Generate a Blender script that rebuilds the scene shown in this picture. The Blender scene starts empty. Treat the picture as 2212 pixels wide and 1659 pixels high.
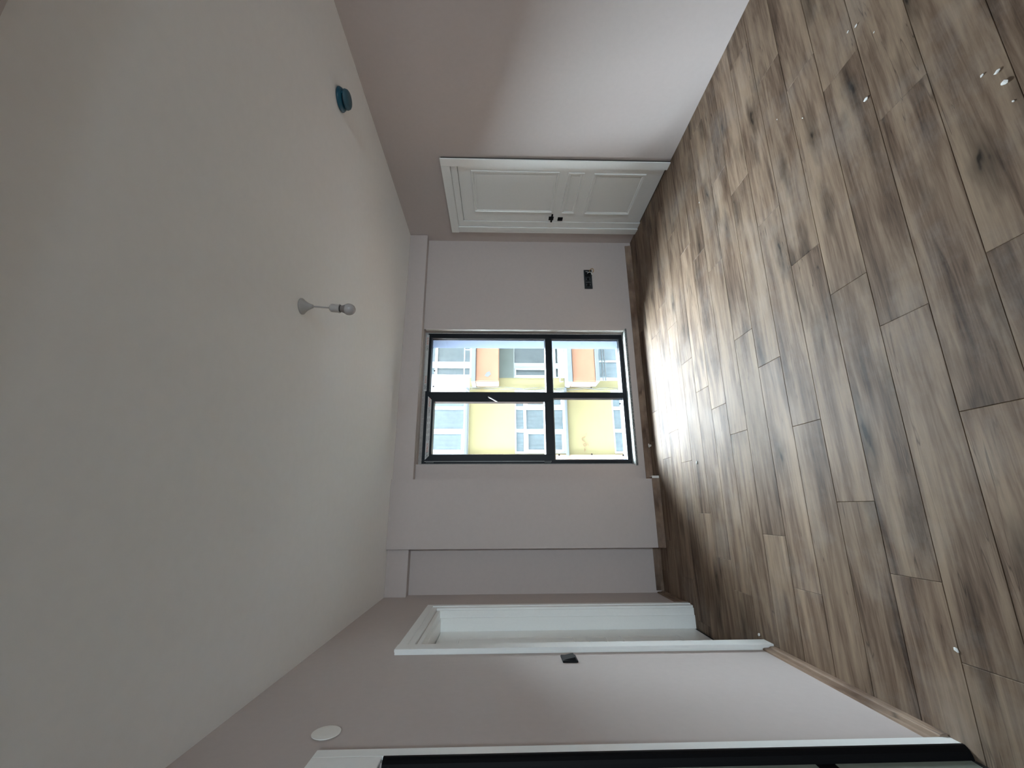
import bpy, bmesh, math, random
from mathutils import Vector, Matrix
random.seed(7)
S = bpy.context.scene
COL = S.collection

# ------------------------------------------------------------------ camera
FOC, YAW, PIT, ROL, CH = 905.0823, 0.28643, -0.02833, -0.00335, 1.55413
cy, sy, cp, sp = math.cos(YAW), math.sin(YAW), math.cos(PIT), math.sin(PIT)
fw = Vector((sy*cp, cy*cp, sp)); r0 = Vector((cy, -sy, 0)); d0 = fw.cross(r0)
rt = r0*math.cos(ROL) + d0*math.sin(ROL); dn = d0*math.cos(ROL) - r0*math.sin(ROL)
cam = bpy.data.cameras.new('camera'); co = bpy.data.objects.new('camera', cam); COL.objects.link(co)
# the phone was held on its side: picture right is world down, picture up is world right
co.matrix_world = Matrix(((dn.x, rt.x, -fw.x, 0), (dn.y, rt.y, -fw.y, 0), (dn.z, rt.z, -fw.z, CH), (0, 0, 0, 1)))
cam.sensor_fit = 'HORIZONTAL'; cam.sensor_width = 36.0; cam.lens = 36.0*FOC/2212.0
cam.clip_start = 0.02; cam.clip_end = 200
S.camera = co

# ------------------------------------------------------------------ sky, exposure
SKY = 108.0
w = bpy.data.worlds.new('sky'); S.world = w; w.use_nodes = True
bg = w.node_tree.nodes['Background']
bg.inputs[0].default_value = (0.77, 0.895, 1.0, 1); bg.inputs[1].default_value = SKY
S.view_settings.view_transform = 'Standard'; S.view_settings.look = 'None'
S.view_settings.gamma = 1; S.view_settings.use_curve_mapping = False
S.view_settings.exposure = 0.34
S.cycles.max_bounces = 16; S.cycles.diffuse_bounces = 9; S.cycles.transparent_max_bounces = 12
S.cycles.caustics_reflective = False; S.cycles.caustics_refractive = False
S.cycles.sample_clamp_indirect = 40.0
pl = bpy.data.lights.new('window_portal', 'AREA'); pl.shape = 'RECTANGLE'; pl.size = 1.46; pl.size_y = 2.24
pl.cycles.is_portal = True
po = bpy.data.objects.new('window_portal', pl); COL.objects.link(po)
po.location = (1.165, 4.52, 1.26); po.rotation_euler = (math.radians(-90), 0, 0)

# ------------------------------------------------------------------ helpers
WLOC = {}
def link(name, me, mat, parent, label=None, cat=None, kind=None, group=None, smooth=False):
    if len(me.vertices):
        xs = [v.co for v in me.vertices]
        c = Vector([(min(p[i] for p in xs)+max(p[i] for p in xs))/2 for i in range(3)])
    else:
        c = Vector((0, 0, 0))
    me.transform(Matrix.Translation(-c))
    o = bpy.data.objects.new(name, me); COL.objects.link(o)
    WLOC[o] = c
    if parent is not None:
        o.parent = parent; o.location = c - WLOC[parent]
    else:
        o.location = c
    if mat is not None: me.materials.append(mat)
    if smooth:
        for p in me.polygons: p.use_smooth = True
    tag(o, label, cat, kind, group)
    return o
def tag(o, label=None, cat=None, kind=None, group=None):
    for k, v in (('label', label), ('category', cat), ('kind', kind), ('group', group)):
        if v: o[k] = v
    return o
def empty(name, loc, label=None, cat=None, kind=None, group=None):
    o = bpy.data.objects.new(name, None); COL.objects.link(o); o.location = loc; o.empty_display_size = .05
    WLOC[o] = Vector(loc)
    return tag(o, label, cat, kind, group)
def done(name, bm, mat, parent=None, bevel=0, **k):
    if bevel:
        bmesh.ops.bevel(bm, geom=bm.edges[:], offset=bevel, segments=2, affect='EDGES', clamp_overlap=True)
    bmesh.ops.recalc_face_normals(bm, faces=bm.faces[:])
    me = bpy.data.meshes.new(name); bm.to_mesh(me); bm.free()
    return link(name, me, mat, parent, **k)
def bx(bm, x0, x1, y0, y1, z0, z1):
    v = [bm.verts.new(p) for p in ((x0,y0,z0),(x1,y0,z0),(x1,y1,z0),(x0,y1,z0),(x0,y0,z1),(x1,y0,z1),(x1,y1,z1),(x0,y1,z1))]
    for f in ((3,2,1,0),(4,5,6,7),(0,1,5,4),(1,2,6,5),(2,3,7,6),(3,0,4,7)): bm.faces.new([v[i] for i in f])
def box(name, d, mat, parent=None, bevel=0, **k):
    bm = bmesh.new(); bx(bm, *d); return done(name, bm, mat, parent, bevel, **k)
def boxes(name, ds, mat, parent=None, bevel=0, **k):
    bm = bmesh.new()
    for d in ds: bx(bm, *d)
    return done(name, bm, mat, parent, bevel, **k)
def prism(bm, pts, axis, a, b):
    """polygon pts (2-D) extruded along axis from a to b"""
    def P(u, v, t):
        return {0: (t, u, v), 1: (u, t, v), 2: (u, v, t)}[axis]
    A = [bm.verts.new(P(u, v, a)) for u, v in pts]; B = [bm.verts.new(P(u, v, b)) for u, v in pts]
    n = len(pts)
    bm.faces.new(A); bm.faces.new(B[::-1])
    for i in range(n): bm.faces.new((A[i], B[i], B[(i+1) % n], A[(i+1) % n]))
def prismo(name, pts, axis, a, b, mat, parent=None, bevel=0, **k):
    bm = bmesh.new(); prism(bm, pts, axis, a, b); return done(name, bm, mat, parent, bevel, **k)
def lathe(bm, prof, loc, axis=2, seg=32, tilt=None):
    """prof: list of (radius, height) ; spun round an axis through loc"""
    rings = []
    for r, h in prof:
        ring = []
        for i in range(seg):
            a = 2*math.pi*i/seg; u, v = r*math.cos(a), r*math.sin(a)
            p = Vector({0: (h, u, v), 1: (u, h, v), 2: (u, v, h)}[axis])
            if tilt: p = tilt @ p
            ring.append(bm.verts.new(p + Vector(loc)))
        rings.append(ring)
    for A, B in zip(rings, rings[1:]):
        for i in range(seg): bm.faces.new((A[i], A[(i+1) % seg], B[(i+1) % seg], B[i]))
    bm.faces.new(rings[0][::-1]); bm.faces.new(rings[-1])
def tube(bm, pts, r, seg=8):
    pts = [Vector(p) for p in pts]; rings = []
    for i, p in enumerate(pts):
        t = (pts[min(i+1, len(pts)-1)] - pts[max(i-1, 0)]).normalized()
        a = t.cross(Vector((0, 0, 1)))
        if a.length < 1e-3: a = t.cross(Vector((1, 0, 0)))
        a.normalize(); b = t.cross(a)
        rings.append([bm.verts.new(p + (a*math.cos(2*math.pi*k/seg) + b*math.sin(2*math.pi*k/seg))*r) for k in range(seg)])
    for A, B in zip(rings, rings[1:]):
        for i in range(seg): bm.faces.new((A[i], A[(i+1) % seg], B[(i+1) % seg], B[i]))
    bm.faces.new(rings[0][::-1]); bm.faces.new(rings[-1])
def curve_pts(ctrl, n=8):
    out = []
    c = [Vector(p) for p in ctrl]
    for i in range(len(c)-1):
        p0, p1, p2, p3 = c[max(i-1, 0)], c[i], c[i+1], c[min(i+2, len(c)-1)]
        for k in range(n):
            t = k/n
            out.append(.5*((2*p1)+(p2-p0)*t+(2*p0-5*p1+4*p2-p3)*t*t+(3*p1-p0-3*p2+p3)*t**3))
    out.append(c[-1]); return out

# ------------------------------------------------------------------ materials
def mat(name, col, rough=.6, spec=.4, noise=0, nscale=40, bump=0, bscale=200, metal=0):
    m = bpy.data.materials.new(name); m.use_nodes = True; nt = m.node_tree; b = nt.nodes['Principled BSDF']
    b.inputs['Roughness'].default_value = rough; b.inputs['Specular IOR Level'].default_value = spec
    b.inputs['Metallic'].default_value = metal
    b.inputs['Base Color'].default_value = (*col, 1)
    tc = nt.nodes.new('ShaderNodeTexCoord')
    if noise:
        n = nt.nodes.new('ShaderNodeTexNoise'); n.inputs['Scale'].default_value = nscale; n.inputs['Detail'].default_value = 4
        mp = nt.nodes.new('ShaderNodeMapRange'); mp.inputs[1].default_value = .3; mp.inputs[2].default_value = .7
        mp.inputs[3].default_value = 1-noise; mp.inputs[4].default_value = 1+noise
        mx = nt.nodes.new('ShaderNodeVectorMath'); mx.operation = 'SCALE'; mx.inputs[0].default_value = col
        nt.links.new(tc.outputs['Object'], n.inputs['Vector']); nt.links.new(n.outputs['Fac'], mp.inputs[0])
        nt.links.new(mp.outputs[0], mx.inputs['Scale']); nt.links.new(mx.outputs[0], b.inputs['Base Color'])
    if bump:
        n = nt.nodes.new('ShaderNodeTexNoise'); n.inputs['Scale'].default_value = bscale; n.inputs['Detail'].default_value = 3
        bp = nt.nodes.new('ShaderNodeBump'); bp.inputs['Strength'].default_value = bump; bp.inputs['Distance'].default_value = .001
        nt.links.new(tc.outputs['Object'], n.inputs['Vector']); nt.links.new(n.outputs['Fac'], bp.inputs['Height'])
        nt.links.new(bp.outputs[0], b.inputs['Normal'])
    return m

def wood(name, tint=(1, 1, 1), rough=.34, along=0):
    """pale greyish oak laminate: long streaks, fine pores and dark knots, different on every plank"""
    m = bpy.data.materials.new(name); m.use_nodes = True; nt = m.node_tree; N = nt.nodes; L = nt.links
    b = N['Principled BSDF']
    tc = N.new('ShaderNodeTexCoord'); oi = N.new('ShaderNodeObjectInfo')
    rnd = N.new('ShaderNodeMath'); rnd.operation = 'MULTIPLY'; rnd.inputs[1].default_value = 53.7; L.new(oi.outputs['Random'], rnd.inputs[0])
    off = N.new('ShaderNodeCombineXYZ'); L.new(rnd.outputs[0], off.inputs[0]); L.new(rnd.outputs[0], off.inputs[1]); L.new(rnd.outputs[0], off.inputs[2])
    add = N.new('ShaderNodeVectorMath'); add.operation = 'ADD'; L.new(tc.outputs['Object'], add.inputs[0]); L.new(off.outputs[0], add.inputs[1])
    def sc(v):
        if along == 1: v = (v[1], v[0], v[2])
        s = N.new('ShaderNodeVectorMath'); s.operation = 'MULTIPLY'; s.inputs[1].default_value = v; L.new(add.outputs[0], s.inputs[0]); return s.outputs[0]
    def noise(v, scale, det, dist=0, rgh=.55):
        n = N.new('ShaderNodeTexNoise'); n.inputs['Scale'].default_value = scale; n.inputs['Detail'].default_value = det
        n.inputs['Distortion'].default_value = dist; n.inputs['Roughness'].default_value = rgh; L.new(sc(v), n.inputs['Vector']); return n.outputs['Fac']
    def mr(x, a, b_, c=0, d=1):
        q = N.new('ShaderNodeMapRange'); q.inputs[1].default_value = a; q.inputs[2].default_value = b_; q.inputs[3].default_value = c; q.inputs[4].default_value = d
        L.new(x, q.inputs[0]); return q.outputs[0]
    def mth(op, a, b_):
        q = N.new('ShaderNodeMath'); q.operation = op
        for i, v in enumerate((a, b_)):
            if isinstance(v, (int, float)): q.inputs[i].default_value = v
            else: L.new(v, q.inputs[i])
        return q.outputs[0]
    broad = noise((1.1, 9, 1), 1.0, 5, .6)
    mid = noise((2.4, 34, 1), 1.0, 5, .8)
    fine = noise((9, 210, 1), 1.0, 4, .2)
    tone = mth('ADD', mth('MULTIPLY', broad, .55), mth('ADD', mth('MULTIPLY', mid, .33), mth('MULTIPLY', fine, .12)))
    rp = N.new('ShaderNodeValToRGB'); L.new(tone, rp.inputs[0]); e = rp.color_ramp.elements
    cols = [(.37, (.105, .074, .056)), (.455, (.235, .177, .137)), (.54, (.365, .290, .228)), (.64, (.475, .388, .303))]
    e[0].position = cols[0][0]; e[0].color = (*cols[0][1], 1); e[1].position = cols[3][0]; e[1].color = (*cols[3][1], 1)
    for p, c in cols[1:3]:
        q = e.new(p); q.color = (*c, 1)
    # knots and cracks
    vo = N.new('ShaderNodeTexVoronoi'); vo.inputs['Scale'].default_value = 1.0
    wv = N.new('ShaderNodeVectorMath'); wv.operation = 'ADD'; L.new(sc((1.9, 6.5, 1)), wv.inputs[0])
    wn = N.new('ShaderNodeTexNoise'); wn.inputs['Scale'].default_value = 2.5; L.new(sc((3, 9, 1)), wn.inputs['Vector'])
    wsc = N.new('ShaderNodeVectorMath'); wsc.operation = 'SCALE'; wsc.inputs['Scale'].default_value = .45; L.new(wn.outputs['Color'], wsc.inputs[0]); L.new(wsc.outputs[0], wv.inputs[1])
    L.new(wv.outputs[0], vo.inputs['Vector'])
    halo = mr(vo.outputs['Distance'], .08, .38, .42, 1)
    core = mr(vo.outputs['Distance'], .035, .085, .25, 1)
    crack = noise((.9, 26, 1), 1.0, 2, 1.2, .4)
    ck = mr(mth('ABSOLUTE', mth('SUBTRACT', crack, .5), 0), .0, .012, .42, 1)
    gate = mr(noise((1.3, 5, 1), 1.0, 2), .52, .58, 0, 1)
    ckg = mth('ADD', mth('MULTIPLY', ck, gate), mth('SUBTRACT', 1.0, gate))
    pv = mr(oi.outputs['Random'], 0, 1, .86, 1.10)
    k = mth('MULTIPLY', mth('MULTIPLY', halo, core), mth('MULTIPLY', ckg, pv))
    mul = N.new('ShaderNodeVectorMath'); mul.operation = 'SCALE'; L.new(rp.outputs[0], mul.inputs[0]); L.new(k, mul.inputs['Scale'])
    tn = N.new('ShaderNodeVectorMath'); tn.operation = 'MULTIPLY'; tn.inputs[1].default_value = tint; L.new(mul.outputs[0], tn.inputs[0])
    # thin plaster dust trodden over the boards
    geo = N.new('ShaderNodeNewGeometry')
    dn_ = N.new('ShaderNodeTexNoise'); dn_.inputs['Scale'].default_value = 2.2; dn_.inputs['Detail'].default_value = 8; dn_.inputs['Roughness'].default_value = .7; L.new(geo.outputs['Position'], dn_.inputs['Vector'])
    du = mr(dn_.outputs['Fac'], .48, .78, .0, .22)
    mx = N.new('ShaderNodeMix'); mx.data_type = 'RGBA'; L.new(du, mx.inputs[0]); L.new(tn.outputs[0], mx.inputs[6]); mx.inputs[7].default_value = (.44, .42, .40, 1)
    L.new(mx.outputs[2], b.inputs['Base Color'])
    L.new(mr(dn_.outputs['Fac'], .35, .7, rough, rough+.16), b.inputs['Roughness']); b.inputs['Specular IOR Level'].default_value = .10
    bp = N.new('ShaderNodeBump'); bp.inputs['Strength'].default_value = .25; bp.inputs['Distance'].default_value = .0006
    L.new(tone, bp.inputs['Height']); L.new(bp.outputs[0], b.inputs['Normal'])
    return m

M = {}
M['wall'] = mat('taupe_wall_paint', (.53, .472, .452), .62, .26, .015, 30, .15, 160)
M['ceil'] = mat('white_ceiling_paint', (.88, .885, .88), .9, .15, .01, 20, .12, 150)
M['plank'] = wood('oak_laminate', (.60, .535, .475), .50)
M['skirt'] = wood('oak_skirting', (.80, .70, .64), .42, 0)
M['skirty'] = wood('oak_skirting_long', (.84, .74, .68), .36, 1)
M['under'] = mat('dark_underlay', (.03, .024, .02), .9)
M['white'] = mat('white_door_lacquer', (.87, .89, .88), .30, .5, .01, 60)
M['gap'] = mat('gap_shade', (.02, .018, .017), .9)  # near-black colour standing in for shade inside narrow gaps
M['black'] = mat('black_metal', (.002, .002, .003), .55, .12)
M['blackp'] = mat('black_plastic', (.004, .004, .005), .5, .2)
M['socket'] = mat('anthracite_plastic', (.016, .020, .024), .4, .45)
M['frame'] = mat('anthracite_window_profile', (.006, .008, .012), .45, .22, .1, 90)
M['bead'] = mat('anthracite_glazing_bead', (.020, .025, .033), .28, .5)
M['rubber'] = mat('rubber_gasket', (.006, .006, .007), .7)
M['lamp'] = mat('white_lamp_plastic', (.40, .385, .37), .4, .4)
M['bulb'] = mat('opal_bulb_glass', (.38, .36, .355), .22, .5)
M['bulbbase'] = mat('grey_bulb_collar', (.20, .175, .165), .4)
M['blue'] = mat('petrol_blue_plastic', (.005, .075, .125), .32, .5)
M['bluecap'] = mat('dull_petrol_plastic', (.035, .10, .135), .5, .4)
M['cap'] = mat('off_white_plastic', (.80, .79, .75), .5)
M['chip'] = mat('white_plaster', (.78, .77, .74), .9)
M['silver'] = mat('brushed_silver', (.75, .76, .78), .25, .5, metal=.6)
M['film'] = mat('pale_protective_film', (.56, .57, .56), .35, .5, .08, 70)
M['orange'] = mat('orange_print', (.52, .13, .06), .5)
M['ink'] = mat('black_print', (.008, .008, .010), .5)
M['greyink'] = mat('grey_print', (.14, .14, .15), .5)
M['wirew'] = mat('white_wire', (.7, .7, .67), .5)
M['wirey'] = mat('yellow_wire', (.45, .24, .05), .5)
M['greypane'] = mat('grey_green_frosted_glass', (.20, .23, .20), .25, .5, .1, 14)
M['mortar'] = mat('raw_mortar', (.40, .385, .37), .95, .1, .15, 60, .5, 90)
# outside
M['yellow'] = mat('yellow_render', (.225, .20, .108), .9, .1, .02, 3)
M['salmon'] = mat('salmon_render', (.225, .122, .078), .9, .1, .06, 2.2)
M['pink'] = mat('pale_pink_render', (.25, .175, .135), .9, .1, .02, 3)
M['owhite'] = mat('white_upvc', (.36, .385, .40), .5, .3)
M['pwhite'] = mat('white_render', (.38, .40, .41), .9, .1)
M['ogrey'] = mat('grey_metal_sill', (.10, .11, .115), .6)
M['ogreen'] = mat('grey_green_panel', (.073, .088, .078), .6, .3, .08, 4)
M['ocurt'] = mat('net_curtain', (.60, .68, .71), .9, .1, .06, 6)
M['ocurt2'] = mat('grey_blind', (.40, .44, .44), .9, .1, .05, 5)
M['oblind'] = mat('pale_blue_blind', (.66, .74, .78), .7, .2, .03, 6)
M['ogframe'] = mat('light_grey_window_profile', (.205, .225, .222), .5)
M['street'] = mat('pale_concrete', (.24, .24, .24), .95, .1, .1, 2)
M['darkface'] = mat('dark_blocker_face', (.055, .05, .048), .9, .1, .1, 4)  # invented dark colour, keeps bounced light off the building opposite
M['outplaster'] = mat('pale_grey_blue_render', (.031, .038, .055), .9, .1, .03, 20)
M['rear_ground'] = mat('dull_ground', (.15, .14, .12), .95, .1, .1, .3)
M['oblack'] = mat('dark_cable', (.05, .05, .05), .8)

# marble sill with dark specks
m = mat('speckled_marble', (.62, .64, .62), .3, .5); nt = m.node_tree
v = nt.nodes.new('ShaderNodeTexNoise'); v.inputs['Scale'].default_value = 130; v.inputs['Detail'].default_value = 3
tc = nt.nodes.new('ShaderNodeTexCoord'); rp = nt.nodes.new('ShaderNodeValToRGB')
rp.color_ramp.elements[0].position = .36; rp.color_ramp.elements[0].color = (.10, .11, .10, 1)
rp.color_ramp.elements[1].position = .46; rp.color_ramp.elements[1].color = (.60, .62, .60, 1)
nt.links.new(tc.outputs['Object'], v.inputs['Vector']); nt.links.new(v.outputs['Fac'], rp.inputs[0]); nt.links.new(rp.outputs[0], nt.nodes['Principled BSDF'].inputs['Base Color'])
M['marble'] = m
m = mat('dark_speckled_marble_edge', (.1, .1, .1), .7); nt = m.node_tree
v = nt.nodes.new('ShaderNodeTexNoise'); v.inputs['Scale'].default_value = 210; v.inputs['Detail'].default_value = 2
tc = nt.nodes.new('ShaderNodeTexCoord'); rp = nt.nodes.new('ShaderNodeValToRGB')
rp.color_ramp.elements[0].position = .48; rp.color_ramp.elements[0].color = (.03, .032, .035, 1)
rp.color_ramp.elements[1].position = .60; rp.color_ramp.elements[1].color = (.36, .37, .36, 1)
nt.links.new(tc.outputs['Object'], v.inputs['Vector']); nt.links.new(v.outputs['Fac'], rp.inputs[0]); nt.links.new(rp.outputs[0], nt.nodes['Principled BSDF'].inputs['Base Color'])
M['marbledge'] = m
# clear glass: a thin sheet, mostly transparent with a Fresnel reflection
def glassmat(name, tint):
    m = bpy.data.materials.new(name); m.use_nodes = True; nt = m.node_tree; nt.nodes.clear()
    o = nt.nodes.new('ShaderNodeOutputMaterial'); t = nt.nodes.new('ShaderNodeBsdfTransparent'); t.inputs[0].default_value = (*tint, 1)
    g = nt.nodes.new('ShaderNodeBsdfGlossy'); g.inputs['Roughness'].default_value = .02
    f = nt.nodes.new('ShaderNodeFresnel'); f.inputs[0].default_value = 1.3; x = nt.nodes.new('ShaderNodeMixShader')
    nt.links.new(f.outputs[0], x.inputs[0]); nt.links.new(t.outputs[0], x.inputs[1]); nt.links.new(g.outputs[0], x.inputs[2]); nt.links.new(x.outputs[0], o.inputs[0])
    return m
M['glass'] = glassmat('clear_window_glass', (.97, .985, .98))
M['oglass'] = glassmat('far_window_glass', (.95, .98, .99))

# ------------------------------------------------------------------ room shell
XL, XR, YW, YS, YC, ZS, H = -0.779, 3.043, 4.316, 4.213, 4.154, 2.402, 2.60
YF = -5.0; YO = 4.75; BB = .068
ST = dict(kind='structure')
floor = box('floor', (-1.1, XR+.2, YF-.2, YO-.02, -.20, -.012), M['under'], label='greyish oak laminate floor of staggered planks', cat='floor', **ST)
box('ceiling', (-1.1, XR+.2, YF-.2, YO, H, H+.2), M['ceil'], label='plain white painted ceiling', cat='ceiling', **ST)
# left wall with two door openings
D2a, D2b, D2t = 2.742, 3.690, 2.045
D3a, D3b, D3t = .70, 1.632, 2.075
boxes('wall_left', [(-1.1, XL, YF, D3a, 0, H), (-1.1, XL, D3b, D2a, 0, H), (-1.1, XL, D2b, YO-.25, 0, H),
    (-1.1, XL, D3a, D3b, D3t, H), (-1.1, XL, D2a, D2b, D2t, H), (-1.1, -1.0, D3a, D3b, 0, D3t), (-1.1, -1.0, D2a, D2b, 0, D2t)],
    M['wall'], label='taupe painted wall with the recessed white door', cat='wall', **ST)
D1a, D1b, D1t = 3.150, 4.030, 2.022
boxes('wall_right', [(XR, XR+.2, YF, D1a, 0, H), (XR, XR+.2, D1b, YO-.25, 0, H), (XR, XR+.2, D1a, D1b, D1t, H), (XR+.1, XR+.2, D1a, D1b, 0, D1t)],
    M['wall'], label='taupe painted wall with the flush white panelled door', cat='wall', **ST)
OX0, OX1, OZ0, OZ1 = .420, 1.905, .145, 2.400
boxes('wall_back', [(XL, OX0, YW, 4.50, 0, H), (OX1, XR, YW, 4.50, 0, H), (OX0, OX1, YW, 4.50, 0, OZ0), (OX0, OX1, YW, 4.50, OZ1, H)],
    M['wall'], label='taupe painted wall around the tall window', cat='wall', **ST)
boxes('wall_outside', [(-20, .40, 4.50, YO, -7, 34), (1.93, 24, 4.50, YO, -7, 34), (.40, 1.93, 4.50, YO, -7, .10), (.40, 1.93, 4.50, YO, 2.44, 34)],
    M['darkface'], label='unseen outer face of the window wall, made tall and dark to cut bounced light', cat='wall', **ST)  # height and darkness made up to limit light on the building opposite
boxes('trim_4', [(.40, .445, 4.50, YO+.004, .10, 2.44), (1.85, 1.93, 4.50, YO+.004, .10, 2.44), (.445, 1.85, 4.50, YO+.004, .10, .150), (.445, 1.85, 4.50, YO+.004, 2.362, 2.44)],
    M['outplaster'], label='pale blue-grey outer reveal around the window', cat='window reveal', **ST)
# unseen end wall behind the camera; its window is added as fill light
WX0, WX1, WZ0, WZ1 = .70, 1.45, .98, 1.95
boxes('wall_front', [(-1.1, WX0, YF-.2, YF, 0, H), (WX1, XR+.2, YF-.2, YF, 0, H), (WX0, WX1, YF-.2, YF, 0, WZ0), (WX0, WX1, YF-.2, YF, WZ1, H)],
    M['wall'], label='taupe wall behind the camera with a small window added for fill light', cat='wall', **ST)
w2 = empty('window_2_added', (1.15, YF-.1, WZ0), 'unseen anthracite window added behind the camera for fill light', 'window', 'structure')
boxes('frame', [(WX0, WX0+.06, YF-.14, YF-.07, WZ0, WZ1), (WX1-.06, WX1, YF-.14, YF-.07, WZ0, WZ1), (WX0+.06, WX1-.06, YF-.14, YF-.07, WZ0, WZ0+.06), (WX0+.06, WX1-.06, YF-.14, YF-.07, WZ1-.06, WZ1)], M['frame'], w2)
box('pane', (WX0+.055, WX1-.055, YF-.11, YF-.105, WZ0+.055, WZ1-.055), M['glass'], w2)
p2 = bpy.data.lights.new('window_portal', 'AREA'); p2.shape = 'RECTANGLE'; p2.size = WX1-WX0; p2.size_y = WZ1-WZ0; p2.cycles.is_portal = True
po2 = bpy.data.objects.new('window_portal', p2); COL.objects.link(po2); po2.location = (1.15, YF-.17, (WZ0+WZ1)/2); po2.rotation_euler = (math.radians(90), 0, 0)
box('trim_5', (-2.0, 4.5, YO+.004, YO+.75, 2.62, 2.80), M['darkface'], label='unseen slab added above the window outside to block high sky light', cat='added slab', **ST)  # added overhang out of view, trims sky light on the floor by the window
# pillar and beams
box('trim_1', (-.369, .264, YC, YW, 0, H), M['wall'], bevel=.0025, label='taupe plastered pillar beside the window', cat='pillar', **ST)
boxes('trim_2', [(.264, XR, YS, YW, ZS, H), (XL, -.369, YS, YW, ZS, H)], M['wall'], bevel=.003, label='taupe plastered beam running over the window', cat='beam', **ST)
box('trim_3', (XL, XR, .18, .632, 2.568, H), M['wall'], label='taupe ceiling beam just above the camera', cat='beam', **ST)

# floor planks ------------------------------------------------------
ang = -0.030; ca, sa = math.cos(ang), math.sin(ang)
PW, PL, Y0 = .204, 1.213, 1.354
JX = {0: .704, 1: .952, 2: .017, 3: .404, 4: .799, 5: 1.054, 6: .462, 7: .682, 8: .864, 9: 1.162, 10: .358, 11: .647, 12: .43, 13: .914, -1: .303}
RX0, RX1, RY0, RY1 = -1.02, XR+.005, YF-.01, YW+.02
def clip(poly):
    def cl(poly, ins, cut):
        out = []
        for i in range(len(poly)):
            a, b = poly[i-1], poly[i]
            if ins(b):
                if not ins(a): out.append(cut(a, b))
                out.append(b)
            elif ins(a): out.append(cut(a, b))
        return out
    def cx(X): return lambda a, b: (X, a[1]+(b[1]-a[1])*(X-a[0])/(b[0]-a[0]))
    def cyy(Y): return lambda a, b: (a[0]+(b[0]-a[0])*(Y-a[1])/(b[1]-a[1]), Y)
    for ins, cut in ((lambda p: p[0] >= RX0, cx(RX0)), (lambda p: p[0] <= RX1, cx(RX1)), (lambda p: p[1] >= RY0, cyy(RY0)), (lambda p: p[1] <= RY1, cyy(RY1))):
        if poly: poly = cl(poly, ins, cut)
    return poly
for k in range(-32, 17):
    jx = JX.get(k, random.uniform(0, PL))
    ya = Y0 + k*PW
    n0 = math.floor((RX0-.3-jx)/PL)
    for i in range(n0, n0+6):
        xa = jx + i*PL; xb = xa+PL; g = .0004
        def R_(x, y): return (x*ca - (y)*sa*0 - (y-0)*0, y*1.0 + x*math.tan(ang))
        q = clip([R_(xa+g, ya+g), R_(xb-g, ya+g), R_(xb-g, ya+PW-g), R_(xa+g, ya+PW-g)])
        if len(q) < 3: continue
        cxm = sum(p[0] for p in q)/len(q); cym = sum(p[1] for p in q)/len(q)
        if max(p[0] for p in q)-min(p[0] for p in q) < .02 or max(p[1] for p in q)-min(p[1] for p in q) < .01: continue
        bm = bmesh.new(); e = .0018
        lo = [bm.verts.new((x, y, -.012)) for x, y in q]; mi = [bm.verts.new((x, y, -.0016)) for x, y in q]
        lx, ly = max(p[0] for p in q)-min(p[0] for p in q), max(p[1] for p in q)-min(p[1] for p in q)
        hi = [bm.verts.new((cxm+(x-cxm)*(1-2*e/lx), cym+(y-cym)*(1-2*e/ly), 0)) for x, y in q]
        n = len(q)
        bm.faces.new(hi); bm.faces.new(lo[::-1])
        for A, B in ((lo, mi), (mi, hi)):
            for j in range(n): bm.faces.new((A[j], A[(j+1) % n], B[(j+1) % n], B[j]))
        done('plank', bm, M['plank'], floor)

# skirting boards ---------------------------------------------------
def skirt(name, pieces, mt, label):
    """pieces: (axis, a, b, wall coordinate, direction into the room)"""
    bm = bmesh.new()
    for axis, a, b, wv, d in pieces:
        prof = [(0, .0005), (.019, .0005), (.019, .020), (.0165, .027), (.0125, .032), (.0115, .060), (.008, BB), (0, BB)]
        pts = [(wv+d*u, z) for u, z in prof]
        if axis == 0: prism(bm, pts, 0, a, b)      # runs along X, profile in (y,z)
        else: prism(bm, [(u, z) for u, z in pts], 1, a, b)   # runs along Y, profile in (x,z)
    return done(name, bm, mt, label=label, cat='baseboard', **ST)
skirt('baseboard_back', [(0, .264, 2.995, YW, -1), (0, -.369, .283, YC, -1), (0, XL+.02, -.369, YW, -1)], M['skirt'], 'oak look baseboard along the window wall')
skirt('baseboard_left', [(1, D2b+.10, YW-.02, XL, 1), (1, 1.692, 2.648, XL, 1)], M['skirty'], 'oak look baseboard either side of the recessed white door')
bm = bmesh.new()
for u in (YC-.019, YW):
    pass
prism(bm, [(.264, YW-.0), (.283, YW-.02), (.283, YC-.019), (.264, YC)], 2, .0005, BB)
done('baseboard_pillar', bm, M['skirt'], label='short oak baseboard return on the window side of the pillar', cat='baseboard', **ST)
prismo('baseboard_chip', [(.268, YC-.021), (.290, YC-.024), (.288, YC-.004), (.2845, YC+.05), (.2835, YC+.05), (.2835, YC-.016)], 2, .004, BB+.003, M['chip'],
       label='broken white edge on the corner of the pillar baseboard', cat='chip')

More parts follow.
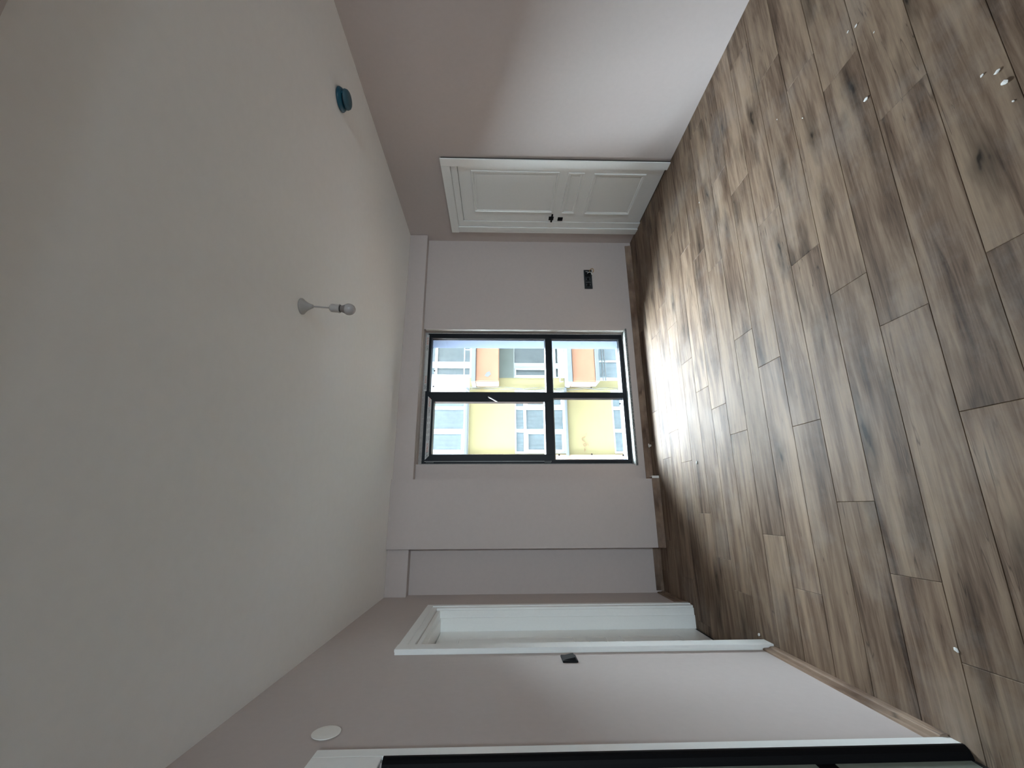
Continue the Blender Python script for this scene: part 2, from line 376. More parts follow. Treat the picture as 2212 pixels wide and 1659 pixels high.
# ------------------------------------------------------------------ panelled doors
def frame_ring(bm, sx, x, ya, yb, za, zb, w, rise):
    """sloping picture-frame moulding around a panel on a door whose face points along sx"""
    def P(y, z, h): return bm.verts.new((x + sx*h, y, z))
    rings = []
    for ins, h in ((0, 0), (.004, rise), (w*.45, rise*.9), (w*.55, rise*.2), (w*.8, rise*.55), (w, 0)):
        rings.append([P(ya+ins, za+ins, h), P(yb-ins, za+ins, h), P(yb-ins, zb-ins, h), P(ya+ins, zb-ins, h)])
    for A, B in zip(rings, rings[1:]):
        for i in range(4): bm.faces.new((A[i], A[(i+1) % 4], B[(i+1) % 4], B[i]))
def door_leaf(parent, sx, x, ya, yb, za, zb, panels, rise=.011):
    leaf = box('leaf', (min(x, x-sx*.04), max(x, x-sx*.04), ya, yb, za, zb), M['white'], parent, bevel=.0015)
    for (pa, pb, z0, z1) in panels:
        bm = bmesh.new(); frame_ring(bm, sx, x, pa, pb, z0, z1, .034, rise)
        done('panel_moulding', bm, M['white'], leaf)
        bm = bmesh.new(); bx(bm, min(x, x+sx*.0022), max(x, x+sx*.0022), pa+.045, pb-.045, z0+.045, z1-.045)
        done('panel', bm, M['white'], leaf, .0015)
    return leaf

# door 1: flush white door on the right wall, face points -X
d1 = empty('door_1', (XR, 3.55, 0), 'white three-panel door with black lever on the right wall', 'door', 'structure')
XD = XR-.008
door_leaf(d1, -1, XD, 3.166, 3.927, .012, 1.957, [(3.208, 3.783, .995, 1.838), (3.215, 3.790, .757, .913), (3.221, 3.796, .167, .667)])
boxes('jamb', [(XR-.014, XR+.04, 3.151, 3.162, 0.001, 2.02), (XR-.014, XR+.04, 3.932, 4.02, 0.001, 2.02), (XR-.014, XR+.04, 3.162, 3.932, 1.962, 2.02)], M['white'], d1, .002)
boxes('dark_gap_strip', [(XR-.001, XR+.02, 3.162, 3.1655, .012, 1.96), (XR-.001, XR+.02, 3.9275, 3.9315, .012, 1.96)], M['gap'], d1)  # dark strips in place of the shade in the gaps beside the leaf
bm = bmesh.new()   # architrave: stands a little off the wall at its outer edge, the shade in the slit behind is a dark strip
CF = XR-.026
bx(bm, CF, CF+.012, 3.066, 3.152, .0, 2.108)
bx(bm, CF, CF+.012, 4.022, 4.072, .0, 2.022)
bx(bm, CF+.006, XR, 4.072, 4.122, .0, 2.108)
bx(bm, CF, CF+.012, 3.152, 4.122, 2.028, 2.108)
bx(bm, CF+.012, XR, 3.12, 3.150, .0, 2.04); bx(bm, CF+.012, XR, 4.030, 4.060, .0, 2.04); bx(bm, CF+.012, XR, 3.15, 4.03, 2.024, 2.06)
done('casing', bm, M['white'], d1, .0012)
box('shadow_gap', (CF+.0122, XR-.0005, 3.072, 3.118, .004, 2.10), M['gap'], d1, label='dark strip for the shade in the slit behind the casing')  # solid dark filler, shade of the slit put into its colour
def lever(parent, sx, x, y, z, dirn, length=.115):
    h = box('handle_rose', (min(x, x+sx*.009), max(x, x+sx*.009), y-.026, y+.026, z-.026, z+.026), M['black'], parent, .001)
    bm = bmesh.new(); lathe(bm, [(.009, 0), (.009, .045)], (x if sx > 0 else x-.045, y, z), axis=0, seg=16)
    bx(bm, x+sx*.043-.005, x+sx*.043+.005, min(y-.010*dirn, y+dirn*length), max(y-.010*dirn, y+dirn*length), z-.009, z+.009)
    done('handle_lever', bm, M['black'], h, .0015)
    return h
lever(d1, -1, XD, 3.873, 1.003, -1)
lk = box('lock_rose', (XD-.009, XD, 3.855, 3.907, .876, .930), M['black'], d1, .001)
bm = bmesh.new(); lathe(bm, [(.006, 0), (.006, .004)], (XD-.0125, 3.881, .903), axis=0, seg=14); done('lock_cylinder', bm, M['black'], lk)

# door 2: recessed white door in the left wall, face points +X
d2 = empty('door_2', (XL, 3.21, 0), 'white door set deep in its casing in the left wall', 'door', 'structure')
XE = -.920
door_leaf(d2, 1, XE, 2.766, 3.662, .020, 2.004, [(2.90, 3.485, .995, 1.86), (2.90, 3.485, .757, .913), (2.90, 3.485, .217, .667)], .005)
boxes('jamb', [(-1.0, XL+.002, 2.744, 2.762, .001, 2.044), (-1.0, -.828, 3.668, 3.688, .001, 2.044), (-.828, XL+.002, 3.677, 3.688, .001, 2.044),
               (-1.0, -.828, 2.762, 3.668, 2.009, 2.044), (-.828, XL+.002, 2.762, 3.677, 2.018, 2.044)], M['white'], d2, .0012)
box('threshold_shade', (-.999, XE-.004, 2.764, 3.666, .0006, .017), M['gap'], d2, label='black strip for the shade under the leaf')  # dark strip laid where shade falls beneath the leaf
bm = bmesh.new()
bx(bm, XL+.014, XL+.029, 2.650, 2.742, .0, 2.134); bx(bm, XL+.0005, XL+.0138, 2.652, 2.742, .0, 2.132)
bx(bm, XL+.0005, XL+.017, 3.690, 3.735, .0, 2.05); bx(bm, XL+.0005, XL+.024, 3.735, 3.783, .0, 2.134)
bx(bm, XL+.0005, XL+.024, 2.742, 3.735, 2.085, 2.134); bx(bm, XL+.0005, XL+.017, 2.742, 3.735, 2.047, 2.085)
done('casing', bm, M['white'], d2, .0012)
lever(d2, 1, XE, 2.985, 1.000, 1, .185)

# door 3: doorway at the near end of the left wall, only its far edge is in view
d3 = empty('door_3', (XL, 1.17, 0), 'black edged door with grey panes in a white casing at the near left', 'door', 'structure')
boxes('casing', [(XL+.0005, XL+.012, 1.6455, 1.690, .0, 2.155), (XL+.0005, XL+.012, .64, 1.6455, 1.930, 2.155), (XL+.0005, XL+.012, .64, .698, 0, 2.078),
                 (-.99, -.832, 1.624, 1.632, .001, 2.07), (-.99, XL+.002, .70, .708, .001, 2.07), (-.99, XL+.002, .708, 1.624, 2.062, 2.07)], M['white'], d3, .0015)
prismo('edge_profile', [(-.766, 1.645), (-.7665, 1.637), (-.771, 1.6295), (-.779, 1.6225), (-.789, 1.6175), (-.800, 1.6150), (-.830, 1.6150), (-.830, 1.6235), (-.7785, 1.6315), (-.7785, 1.645)], 2, .001, 1.925,
       M['black'], d3, label='black rounded vertical edge strip')
leaf3 = prismo('leaf', [(-.8005, 1.6140), (-.836, 1.6140), (-.905, .715), (-.870, .715)], 2, .014, 1.955, M['black'], d3, label='black cross straps of the leaf')
for z0, z1 in ((.016, .470), (.535, 1.93)):
    prismo('pane', [(-.7985, 1.6120), (-.8004, 1.6120), (-.8698, .72), (-.8678, .72)], 2, z0, z1, M['greypane'], leaf3, label='grey-green pane')
box('threshold_shade', (-.99, -.80, .712, 1.612, .0006, .012), M['gap'], d3)  # dark sheet for the shade below this leaf

# ------------------------------------------------------------------ window
win = empty('window_1', (1.165, 4.41, .145), 'anthracite four-pane window above a speckled sill', 'window', 'structure')
FY0, FY1 = 4.412, 4.480
FX0, FX1, FZ0, FZ1 = .437, 1.892, .150, 2.366
ws = .050
bm = bmesh.new()
bx(bm, FX0, FX0+ws-.012, FY0, FY1, FZ0, FZ1); bx(bm, FX1-ws, FX1, FY0, FY1, FZ0, FZ1)
bx(bm, FX0+ws-.012, FX1-ws, FY0, FY1, FZ1-.036, FZ1); bx(bm, FX0+ws-.012, FX1-ws, FY0, FY1, FZ0, FZ0+.050)
done('frame', bm, M['frame'], win, .003)
box('mullion', (1.148, 1.200, FY0+.001, FY1, FZ0+.05, FZ1-.036), M['frame'], win, .002)
boxes('transom', [(FX0+ws-.012, 1.148, FY0+.001, FY1, .980, 1.040), (1.200, FX1-ws, FY0+.001, FY1, .980, 1.040)], M['frame'], win, .002)
# opening sash, upper left, sits proud of the frame
sx0, sx1, sz0, sz1 = .462, 1.160, 1.016, 2.334; sy0 = FY0-.018
sw = .060
sash = boxes('sash', [(sx0, sx0+sw, sy0, FY1-.01, sz0, sz1), (sx1-sw, sx1, sy0, FY1-.01, sz0, sz1), (sx0+sw, sx1-sw, sy0, FY1-.01, sz1-sw, sz1), (sx0+sw, sx1-sw, sy0, FY1-.01, sz0, sz0+sw-.012)], M['frame'], win, .004)
box('dark_gap_strip', (sx0-.004, sx1+.004, FY0-.0015, FY0-.0002, sz0-.004, sz1+.004), M['rubber'], win) if False else None
GY = 4.452
def glaze(parent, x0, x1, z0, z1, yf):
    """pane with mitred sloping beads on the room side"""
    box('pane', (x0-.008, x1+.008, GY, GY+.004, z0-.008, z1+.008), M['glass'], parent)
    w_ = .016
    bm = bmesh.new()
    o = [(x0-w_, z0-w_), (x1+w_, z0-w_), (x1+w_, z1+w_), (x0-w_, z1+w_)]
    i_ = [(x0, z0), (x1, z0), (x1, z1), (x0, z1)]
    rings = [[bm.verts.new((x, yf+.003, z)) for x, z in o]]
    for t, yy in ((.45, yf+.006), (.55, yf+.014), (1, GY-.004), (1, GY)):
        rings.append([bm.verts.new((a[0]+(b[0]-a[0])*t, yy, a[1]+(b[1]-a[1])*t)) for a, b in zip(o, i_)])
    rings.append([bm.verts.new((x, GY, z)) for x, z in o])
    for A, B in zip(rings, rings[1:]+rings[:1]):
        for j in range(4): bm.faces.new((A[j], A[(j+1) % 4], B[(j+1) % 4], B[j]))
    done('glazing_bead', bm, M['bead'], parent)
glaze(win, 1.217, 1.826, 1.056, 2.314, FY0)
glaze(win, 1.217, 1.826, .216, .963, FY0)
glaze(win, .483, 1.131, .216, .963, FY0)
glaze(sash, .538, 1.086, 1.080, 2.258, sy0)
bm = bmesh.new()
hc = Vector((1.136, sy0, 1.672))
bx(bm, hc.x-.012, hc.x+.012, sy0-.006, sy0, hc.z-.03, hc.z+.03)
hb = done('handle', bm, M['blackp'], sash, .001)
bm = bmesh.new(); tube(bm, curve_pts([(1.136, sy0-.004, 1.676), (1.137, sy0-.040, 1.680), (1.128, sy0-.048, 1.664), (1.080, sy0-.048, 1.580)], 5), .0062, 8)
done('handle_lever', bm, M['silver'], hb, smooth=True, label='silver lever')
# hinge at the lower left of the sash
boxes('hinge', [(FX0+.004, FX0+.024, FY0-.016, FY0, 1.02, 1.09), (FX0+.006, FX0+.022, FY0-.014, FY0, 2.24, 2.32)], M['ogrey'], win, .002)
box('corner_bead', (OX1-.005, OX1+.0002, YW+.0005, YW+.050, OZ0+.022, OZ1-.02), M['chip'], win, .001, label='bright white plaster strip')
boxes('seal_edge', [(sx0-.004, sx0-.0005, FY0-.012, FY0-.0005, sz0, sz1)], M['film'], win)
# marble sill
sill = box('window_sill', (.405, 1.918, 4.300, YW, .145, .1655), M['marble'], win, .0015, label='white speckled marble sill')
box('sill_bed', (OX0+.001, OX1-.001, YW, FY0+.02, .1455, .1650), M['marble'], sill)
box('sill_edge', (.406, 1.917, 4.2935, 4.2998, .1415, .1590), M['marbledge'], sill, label='rough dark front edge')
# mortar showing above and beside the frame
boxes('mortar_line', [(OX0+.0005, OX1-.0005, FY0+.006, 4.499, FZ1, OZ1-.0005), (OX0+.0005, FX0, FY0+.006, 4.499, .166, FZ1), (FX1, OX1-.0005, FY0+.006, 4.499, .166, FZ1)], M['mortar'], win)
# protective film still stuck on the head of the frame and of the sash, printed upside down
def letter(txt, size, mt, parent, cx_, cz_, y):
    cu = bpy.data.curves.new('lettering', 'FONT'); cu.body = txt; cu.size = size; cu.align_x = 'CENTER'; cu.align_y = 'CENTER'; cu.extrude = .0003; cu.resolution_u = 2
    to = bpy.data.objects.new('t', cu); COL.objects.link(to)
    dg = bpy.context.evaluated_depsgraph_get(); me = bpy.data.meshes.new_from_object(to.evaluated_get(dg)); bpy.data.objects.remove(to)
    # stands in the window plane, turned upside down as the film was wrapped
    me.transform(Matrix.Translation((cx_, y, cz_)) @ Matrix.Rotation(math.pi, 4, 'Y') @ Matrix.Rotation(math.pi/2, 4, 'X'))
    return link('lettering', me, mt, parent)
film = prismo('protective_film', [(sx0+.012, sz1-.004), (sx1-.006, sz1-.004), (sx1-.046, sz1-.044), (sx0+.052, sz1-.044)], 1, sy0-.0010, sy0-.0003, M['film'], sash)
film_y = sy0-.0014
def band(parent, y, zc, items):
    for kind, x, s in items:
        if kind == 'o': letter('SCNGE', s, M['orange'], parent, x, zc, y)
        elif kind == 'k': letter('LIXI', s, M['ink'], parent, x, zc, y)
# sash film is level two already: its print hangs under the window directly
band(sash, film_y, sz1-.023, [('o', 1.085, .030), ('k', 1.000, .034), ('o', .600, .030), ('k', .525, .034)])
for (a, b_) in ((.93, .97), (.87, .91), (.80, .85), (.745, .785), (.67, .72)):
    boxes('small_print', [(a, b_, film_y, film_y+.0005, sz1-.016, sz1-.012), (a+.006, b_, film_y, film_y+.0005, sz1-.034, sz1-.030)], M['greyink'], sash)
film2 = boxes('protective_film', [(1.215, 1.875, FY0-.0010, FY0-.0002, FZ1-.012, FZ1+.020)], M['film'], win, label='torn printed film on the frame head')
band(film2, FY0-.0014, FZ1+.004, [('o', 1.800, .028), ('k', 1.715, .032), ('o', 1.345, .028), ('k', 1.262, .032)])
# spacer clips stuck on the glass
for i, (x, z, yy) in enumerate([(1.461, 2.283, 0), (1.280, 2.287, 1), (1.274, .542, 1), (1.088, .235, 0), (.530, .927, 1), (.536, .579, .4), (.525, .244, .2)]):
    bm = bmesh.new(); bx(bm, -.008, .008, -.0015, .0015, -.008, .008)
    bmesh.ops.rotate(bm, verts=bm.verts[:], matrix=Matrix.Rotation(yy*.7, 3, 'Y')); bmesh.ops.translate(bm, verts=bm.verts[:], vec=(x, GY-.0018, z))
    done('glass_pad', bm, M['rubber'], win, label='small dark square stuck on the glass')

# ------------------------------------------------------------------ fittings
# socket block on the window wall
sk = empty('socket_block', (2.543, YW, .534), 'black triple wall socket with loose wires right of the window', 'socket')
bm = bmesh.new()
x0, x1, z0, z1 = 2.421, 2.666, .488, .580; yb_ = YW-.010
for d in ((x0, x1, yb_, YW, z1-.014, z1), (x0, x1, yb_, YW, z0, z0+.014), (x0, x0+.014, yb_, YW, z0+.014, z1-.014), (x1-.014, x1, yb_, YW, z0+.014, z1-.014)): bx(bm, *d)
done('cover_frame', bm, M['socket'], sk, .002)
for xc in (2.470, 2.543):
    mo = box('outlet', (xc-.034, xc+.034, YW-.008, YW, z0+.0145, z1-.0145), M['socket'], sk, .001)
    bm = bmesh.new(); lathe(bm, [(.025, 0), (.025, -.004), (.0215, -.004), (.0215, -.0005)], (xc, YW-.008, .534), axis=1, seg=24); done('outlet_ring', bm, M['socket'], mo)
    bm = bmesh.new(); lathe(bm, [(.021, 0), (.021, -.0012)], (xc, YW-.0081, .534), axis=1, seg=24); done('outlet_well', bm, M['blackp'], mo)
    for zz in (.550, .512): box('earth_clip', (xc-.004, xc+.004, YW-.0115, YW-.0095, zz, zz+.006), M['silver'], mo)
box('back_box', (2.580, 2.651, YW-.002, YW, z0+.0145, z1-.0145), M['blackp'], sk)
bm = bmesh.new(); tube(bm, curve_pts([(2.645, YW-.004, .556), (2.632, YW-.024, .546), (2.622, YW-.030, .528), (2.624, YW-.026, .505), (2.608, YW-.03, .497), (2.590, YW-.02, .490)], 6), .0034, 8)
done('white_wire', bm, M['wirew'], sk, smooth=True)
bm = bmesh.new(); tube(bm, curve_pts([(2.620, YW-.004, .540), (2.625, YW-.03, .520), (2.612, YW-.034, .494), (2.590, YW-.028, .484)], 6), .0034, 8)
done('white_wire', bm, M['wirew'], sk, smooth=True)
bm = bmesh.new(); tube(bm, curve_pts([(2.650, YW-.004, .515), (2.668, YW-.024, .500), (2.672, YW-.030, .478), (2.650, YW-.030, .468), (2.622, YW-.026, .478)], 6), .0032, 8)
done('yellow_wire', bm, M['wirey'], sk, smooth=True)

# switch on the left wall
sw_ = empty('light_switch', (XL, 2.543, 1.181), 'black rocker switch on the left wall beside the door casing', 'switch')
box('switch_plate', (XL, XL+.010, 2.494, 2.592, 1.141, 1.222), M['blackp'], sw_, .002)
bm = bmesh.new(); prism(bm, [(XL+.010, 1.150), (XL+.022, 1.155), (XL+.011, 1.213), (XL+.010, 1.213)], 1, 2.507, 2.579); done('rocker', bm, M['blackp'], sw_, .0008)

# round blanking cap
bm = bmesh.new(); lathe(bm, [(.044, .0005), (.044, .0035), (.050, .0035), (.0505, .0045), (.0495, .0058), (.030, .0072), (.006, .0076)], (XL, 1.819, 2.175), axis=0, seg=48)
done('blanking_cap', bm, M['cap'], label='round off-white blanking cap high on the left wall', cat='wall cap', smooth=False)

# ceiling bulb
lp = empty('ceiling_lamp', (1.020, 2.030, H), 'bare bulb on a short white cord hanging from the ceiling', 'lamp')
tl = Matrix.Rotation(math.radians(4.5), 3, 'Y')
bm = bmesh.new(); lathe(bm, [(.0425, -.0005), (.0430, -.004), (.0415, -.008), (.033, -.016), (.024, -.028), (.016, -.042), (.0105, -.055), (.009, -.060)], (1.020, 2.030, H), seg=40)
done('ceiling_rose', bm, M['lamp'], lp, smooth=True)
top = Vector((1.020, 2.030, H-.055))
def dpt(d): return top + tl @ Vector((0, 0, -d))
bm = bmesh.new(); tube(bm, [top, dpt(.098)], .0042, 12); done('cord', bm, M['lamp'], lp, smooth=True)
bm = bmesh.new(); lathe(bm, [(.006, 0), (.012, -.001), (.0205, -.010), (.0215, -.013), (.0215, -.050), (.0235, -.051), (.0235, -.055), (.018, -.056)], dpt(.092), seg=32, tilt=tl)
done('lamp_holder', bm, M['lamp'], lp)
bm = bmesh.new(); lathe(bm, [(.0185, 0), (.0185, -.004)], dpt(.148), seg=28, tilt=tl); done('holder_gap', bm, M['gap'], lp)
bu = empty('bulb', (0, 0, 0)); bpy.data.objects.remove(bu)
bm = bmesh.new(); lathe(bm, [(.0165, 0), (.0175, -.002), (.0185, -.010), (.0235, -.022), (.0260, -.028)], dpt(.151), seg=36, tilt=tl)
bb = done('bulb_collar', bm, M['bulbbase'], lp, smooth=True)
bm = bmesh.new(); lathe(bm, [(.0258, 0), (.0290, -.006), (.0305, -.014), (.0300, -.022), (.0270, -.032), (.0210, -.041), (.0120, -.047), (.003, -.0492)], dpt(.1775), seg=40, tilt=tl)
done('bulb_globe', bm, M['bulb'], lp, smooth=True)

# blue plastic box under the ceiling
bl = empty('blue_ceiling_box', (2.545, 2.118, H), 'petrol blue round plastic box with an open slot on the ceiling', 'ceiling box')
c = (2.545, 2.118, H)
bm = bmesh.new(); lathe(bm, [(.070, -.001), (.0735, -.005), (.0735, -.010), (.066, -.022), (.054, -.030)], c, seg=44); done('box_body', bm, M['blue'], bl, smooth=True)
bm = bmesh.new(); lathe(bm, [(.046, -.028), (.046, -.038)], c, seg=36); done('slot', bm, M['gap'], bl)
bm = bmesh.new(); lathe(bm, [(.050, -.037), (.060, -.038), (.0605, -.043), (.056, -.056), (.046, -.063), (.018, -.066)], c, seg=44); done('box_lid', bm, M['bluecap'], bl, smooth=True)
for d in ((2.545-.012, 2.545+.006, 2.118-.055, 2.118-.046, H-.040, H-.028), (2.545+.035, 2.545+.05, 2.118+.018, 2.118+.034, H-.040, H-.028)): box('lid_tab', d, M['blue'], bl)

# crumbs of plaster on the floor
def chip(x, y, r, label, group=None, m_='chip', z=0, name='plaster_crumb'):
    bm = bmesh.new(); bmesh.ops.create_icosphere(bm, subdivisions=1, radius=1)
    a = random.uniform(0, 6.28)
    for v in bm.verts:
        v.co = Vector((v.co.x*r*random.uniform(.6, 1.5), v.co.y*r*random.uniform(.5, .9), v.co.z*r*.35))
    bmesh.ops.rotate(bm, verts=bm.verts[:], matrix=Matrix.Rotation(a, 3, 'Z'))
    lo = min(v.co.z for v in bm.verts); bmesh.ops.translate(bm, verts=bm.verts[:], vec=(x, y, z-lo))
    return done(name, bm, M[m_], label=label, cat='crumb', group=group)
for x, y, r, l_ in [(1.331, .974, .006, 'white plaster crumb, leftmost of four by the right edge of the photo'),
    (1.300, .938, .009, 'white plaster crumb, topmost of four by the right edge of the photo'),
    (1.249, .932, .011, 'white plaster crumb, biggest of four by the right edge of the photo'),
    (1.174, .933, .005, 'white plaster crumb, lowest of four by the right edge of the photo'),
    (1.659, 1.324, .010, 'white plaster flake lying alone just below the three crumbs at the top of the photo'),
    (2.014, 1.275, .008, 'white plaster crumb, biggest of three at the top of the photo'),
    (2.037, 1.313, .006, 'white plaster crumb, leftmost of three at the top of the photo'),
    (1.893, 1.219, .004, 'tiny white plaster crumb, rightmost of three at the top of the photo')]:
    chip(x, y, r, l_, 'plaster crumbs on the near right floor')
chip(2.279, 2.701, .007, 'white plaster crumb on the floor in front of the right door')
chip(.332, 3.299, .013, 'shiny whitish scrap on the floor in front of the pillar')
chip(1.568, 2.311, .004, 'tiny white speck on the floor planks halfway between window and camera')
chip(1.917, 1.641, .005, 'tiny white speck on the planks near the bare right wall, the nearer of two')
chip(2.087, 1.799, .004, 'tiny white speck on the planks near the bare right wall, the farther of two')
chip(-.735, 2.78, .012, 'whitish crumb of filler at the foot of the recessed door casing')
chip(-.470, 1.578, .009, 'pale crumb on the floor at the left near the door', None)
bm = bmesh.new()
pts = []
for i in range(40):
    t = i/39*10; pts.append((.592+.012*math.cos(t*1.7)+i*.0005, 4.262+.010*math.sin(t*2.3), .016+.011*math.sin(t*1.1)+.0001*i))
tube(bm, pts, .0035, 6)
done('wire_scrap', bm, M['cap'], label='small tangled scrap of wire on the floor under the window', cat='scrap', smooth=True)

# ------------------------------------------------------------------ outside
box('street', (-25, 35, YO, 40, -7.2, -7.0), M['street'], label='grey street surface far below the window', cat='street', **ST)
box('rear_ground', (-40, 40, -60, YF-.2, -7.3, -7.05), M['rear_ground'], label='unseen dull ground added behind the house to block sky light from below', cat='ground', **ST)  # added ground out of view, stops sky light rising through the rear window
bd = empty('apartment_building', (3, 12.5, -7), 'yellow apartment block with white windows and salmon balconies across the street', 'building')
YB = 12.5; TOP = 4.9
BW = {'left': []}
# walls are built round the window holes
LX0, LX1 = 1.53, 3.48
rows = [(2.60, 4.14), (-.42, 1.10), (-3.44, -1.89)]
yel = []; yel.append((1.49, LX0, YB, YB+.35, -7, 2.5)); yel.append((LX1, 3.88, YB, YB+.35, -7, 2.5))
zs = [-7] + [q for r in rows[::-1] for q in r] + [TOP]
for a, b_ in ((-7, -3.44), (-1.89, -.42), (1.10, 2.5)): yel.append((LX0, LX1, YB, YB+.35, a, b_))
boxes('yellow_wall', yel, M['yellow'], bd)
boxes('white_wall', [(LX1, 3.88, YB, YB+.35, 2.5, TOP), (1.49, LX0, YB, YB+.35, 2.5, TOP), (LX0, LX1, YB, YB+.35, 4.14, TOP), (LX0, LX1, YB, YB+.35, 2.5, 2.60)], M['pwhite'], bd)
box('pink_wall', (-9, 1.49, YB-.05, YB+.35, -7, TOP), M['pink'], bd)
box('back_wall', (-9, 20, YB+.6, YB+.7, -7, TOP), M['ocurt2'], bd)
def curtain(parent, x0, x1, z0, z1, y, mt, wave=.03, n=14):
    bm = bmesh.new(); A = []; B = []
    for i in range(n*4+1):
        t = i/(n*4); x = x0+(x1-x0)*t; d = wave*math.sin(t*n*math.pi*2+math.sin(t*9)*1.2)*(.6+.4*math.sin(t*17))
        A.append(bm.verts.new((x, y+d, z0))); B.append(bm.verts.new((x, y+d, z1)))
    for i in range(len(A)-1): bm.faces.new((A[i], A[i+1], B[i+1], B[i]))
    me = bpy.data.meshes.new('curtain'); bm.to_mesh(me); bm.free()
    return link('curtain', me, mt, parent, smooth=True)
def owindow(x0, x1, z0, z1, cols, trz, mt, cmt, y=YB, fw_=.06, sashes=(), t=.05):
    """window across the street: outer frame, mullions at cols, transom at trz, curtain behind, glass in front"""
    ds = [(x0, x0+fw_, y-.01, y+.05, z0, z1), (x1-fw_, x1, y-.01, y+.05, z0, z1), (x0+fw_, x1-fw_, y-.01, y+.05, z1-fw_*.6, z1), (x0+fw_, x1-fw_, y-.01, y+.05, z0, z0+fw_)]
    for a, b_ in cols: ds.append((a, b_, y-.013, y+.049, z0+fw_, z1-fw_*.6))
    xs = [x0+fw_] + [q for c_ in cols for q in c_] + [x1-fw_]
    for a, b_ in trz:
        for q in range(0, len(xs), 2): ds.append((xs[q], xs[q+1], y-.016, y+.048, a, b_))
    f = boxes('window', ds, mt, bd)
    for (a, b_, c_, d_) in sashes:
        boxes('sash', [(a, a+t, y-.030, y+.018, c_, d_), (b_-t, b_, y-.030, y+.018, c_, d_), (a+t, b_-t, y-.030, y+.018, c_, c_+t), (a+t, b_-t, y-.030, y+.018, d_-t, d_)], mt, f)
    box('pane', (x0+.02, x1-.02, y+.020, y+.024, z0+.02, z1-.02), M['oglass'], f)
    curtain(f, x0+.01, x1-.01, z0+.01, z1-.01, y+.075, cmt, .018)
    return f
colsL = [(2.165, 2.262), (2.864, 2.965)]
owindow(LX0, LX1, 2.60, 4.14, colsL, [(3.80, 3.88)], M['owhite'], M['ocurt'], sashes=[(LX0+.06, 2.165, 2.66, 3.80)])
owindow(LX0, LX1, -.42, 1.10, colsL, [(.755, .84)], M['owhite'], M['ocurt'], sashes=[(LX0+.06, 2.165, -.36, .755), (2.965, LX1-.06, -.36, .755)])
owindow(LX0, LX1, -3.44, -1.89, colsL, [(-2.35, -2.27)], M['owhite'], M['ocurt'])
for z in (2.52, -.50, -3.5):
    box('ledge', (LX0-.08, LX1+.06, YB-.10, YB, z, z+.08), M['ogrey'], bd, .01)
# right half: set back windows, grey-green panels and salmon balcony fronts
RXa = 3.88
for k, (sz0_, sz1_) in enumerate(((1.587, 2.285), (-1.312, -.604), (4.5, TOP))):
    bm = bmesh.new()
    bx(bm, 3.585, 9, 11.9, YB, sz0_, sz1_)
    if k == 0: pass
    done('balcony_front', bm, M['salmon'], bd, .02)
for d in ((3.56, 9, 11.84, YB, 2.285, 2.41), (3.56, 9, 11.84, YB, -.604, -.46), (3.60, 9, 11.86, YB, -1.43, -1.312)): box('balcony_sill', d, M['ogrey'], bd, .01)
box('panel', (RXa, 9, YB-.02, YB+.1, 1.13, 1.587), M['ogreen'], bd, label='dull grey-green panel')
box('panel', (RXa, 9, YB-.02, YB+.1, -1.50, -1.43), M['ogrey'], bd)
# upper right window (white frame, blinds)
owindow(RXa, 7.2, 2.41, 3.76, [(4.20, 4.40), (5.3, 5.4)], [(3.52, 3.60)], M['owhite'], M['ocurt2'], fw_=.10)
# middle right window
owindow(RXa, 7.2, -.30, 1.13, [(4.19, 4.37), (5.35, 5.45)], [(-.20, -.06)], M['ogframe'], M['ocurt2'], fw_=.04, sashes=[(RXa+.04, 4.19, -.06, 1.10)], t=.045)
box('panel', (RXa, 9, YB-.03, YB+.1, -.46, -.30), M['owhite'], bd)
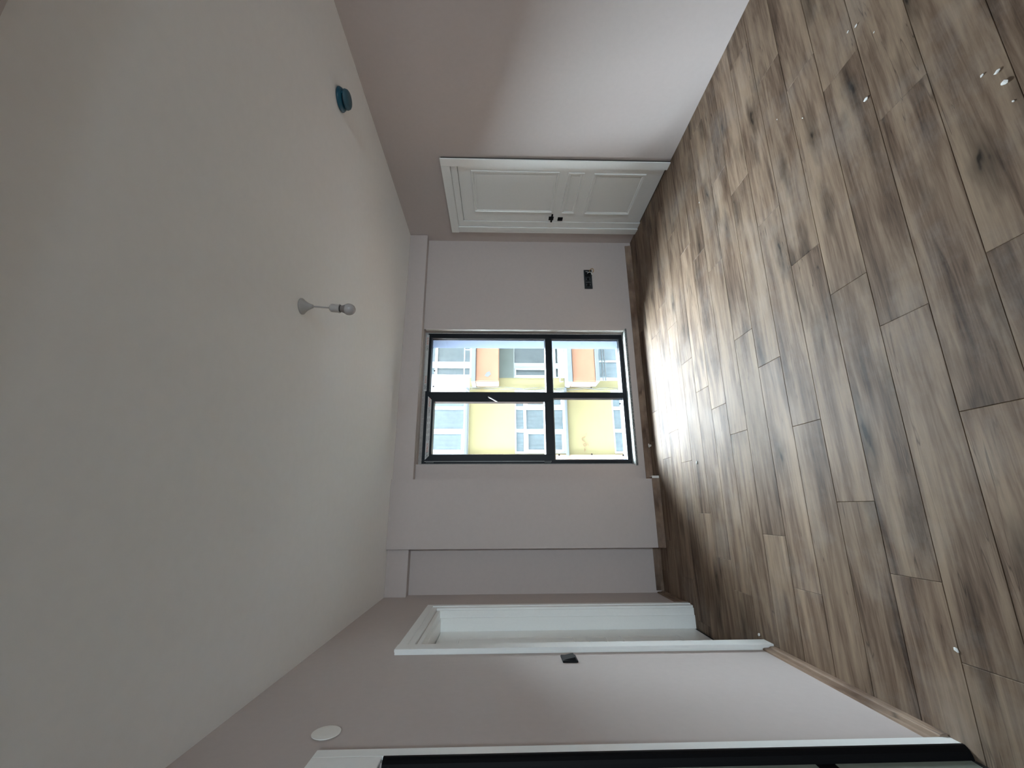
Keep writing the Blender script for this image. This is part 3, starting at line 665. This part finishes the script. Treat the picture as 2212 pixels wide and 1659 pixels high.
# lower right window with pale blinds
owindow(3.80, 7.2, -3.2, -1.50, [(4.42, 4.47), (5.6, 5.65)], [(-3.1, -3.0)], M['owhite'], M['oblind'], fw_=.10)
boxes('balcony_rail', [(3.70, 7, 12.15, 12.18, -1.61, -1.58), (3.70, 7, 12.15, 12.18, -1.69, -1.66)], M['ogrey'], bd)
# chipped patch on the upper balcony front and stray cables
prismo('bare_patch', [(3.76, 2.02), (3.86, 1.96), (3.90, 1.87), (3.80, 1.83), (3.72, 1.93)], 1, 11.894, 11.902, M['ogrey'], bd)
for zz, dx in ((2.5, 0), (2.5, .05)):
    bm = bmesh.new()
    tube(bm, [(3.50+dx+.012*math.sin(i*.9+dx*40)+.01*math.sin(i*.37), YB-.03, zz-i*.16) for i in range(40)], .009, 6)
    done('cable', bm, M['ogrey'], bd, smooth=True)
# scribble sprayed on the yellow wall
for pts_ in ([(2.03, -1.02), (2.00, -.93), (1.93, -.92), (1.88, -1.00)], [(1.80, -.93), (1.84, -1.00), (1.78, -1.04), (1.74, -.98), (1.80, -.93)], [(1.68, -.97), (1.64, -1.00), (1.60, -.96)], [(2.13, -1.05), (2.10, -1.06)], [(1.84, -1.08), (1.76, -1.10)]):
    bm = bmesh.new(); tube(bm, curve_pts([(x, YB-.004, z) for x, z in pts_], 5), .007, 5)
    done('scribble', bm, M['salmon'], bd)
# drying racks outside the right windows
def rack(z, y, lab_, xs, drop, lo):
    t = empty('drying_rack', (4.3, y, z), lab_, 'clothes rack')
    bm = bmesh.new()
    tube(bm, [(3.60, y, z), (5.6, y, z)], .014, 6)
    for x in xs: tube(bm, [(x, y, z), (x, y, z-drop)], .012, 6)
    tube(bm, [(3.60, y, z), (3.66, y+.2, z-drop*.6)], .010, 6)
    done('rail', bm, M['owhite'], t)
    return t
r1 = rack(2.63, 11.95, 'white tubular rail outside the upper right window across the street', (3.78, 4.08, 4.6, 5.1), .22, 0)
bm = bmesh.new(); tube(bm, [(3.72, 11.8, 3.18), (3.44, 11.75, 2.72)], .022, 8); tube(bm, [(3.44, 11.75, 2.72), (3.40, 12.4, 2.50)], .012, 6)
done('line_bracket', bm, M['owhite'], label='white slanting bracket on the white wall across the street', cat='bracket')
rack(-.24, 11.95, 'white tubular rail outside the middle right window across the street', (3.9, 4.5, 5.1), .2, 0)
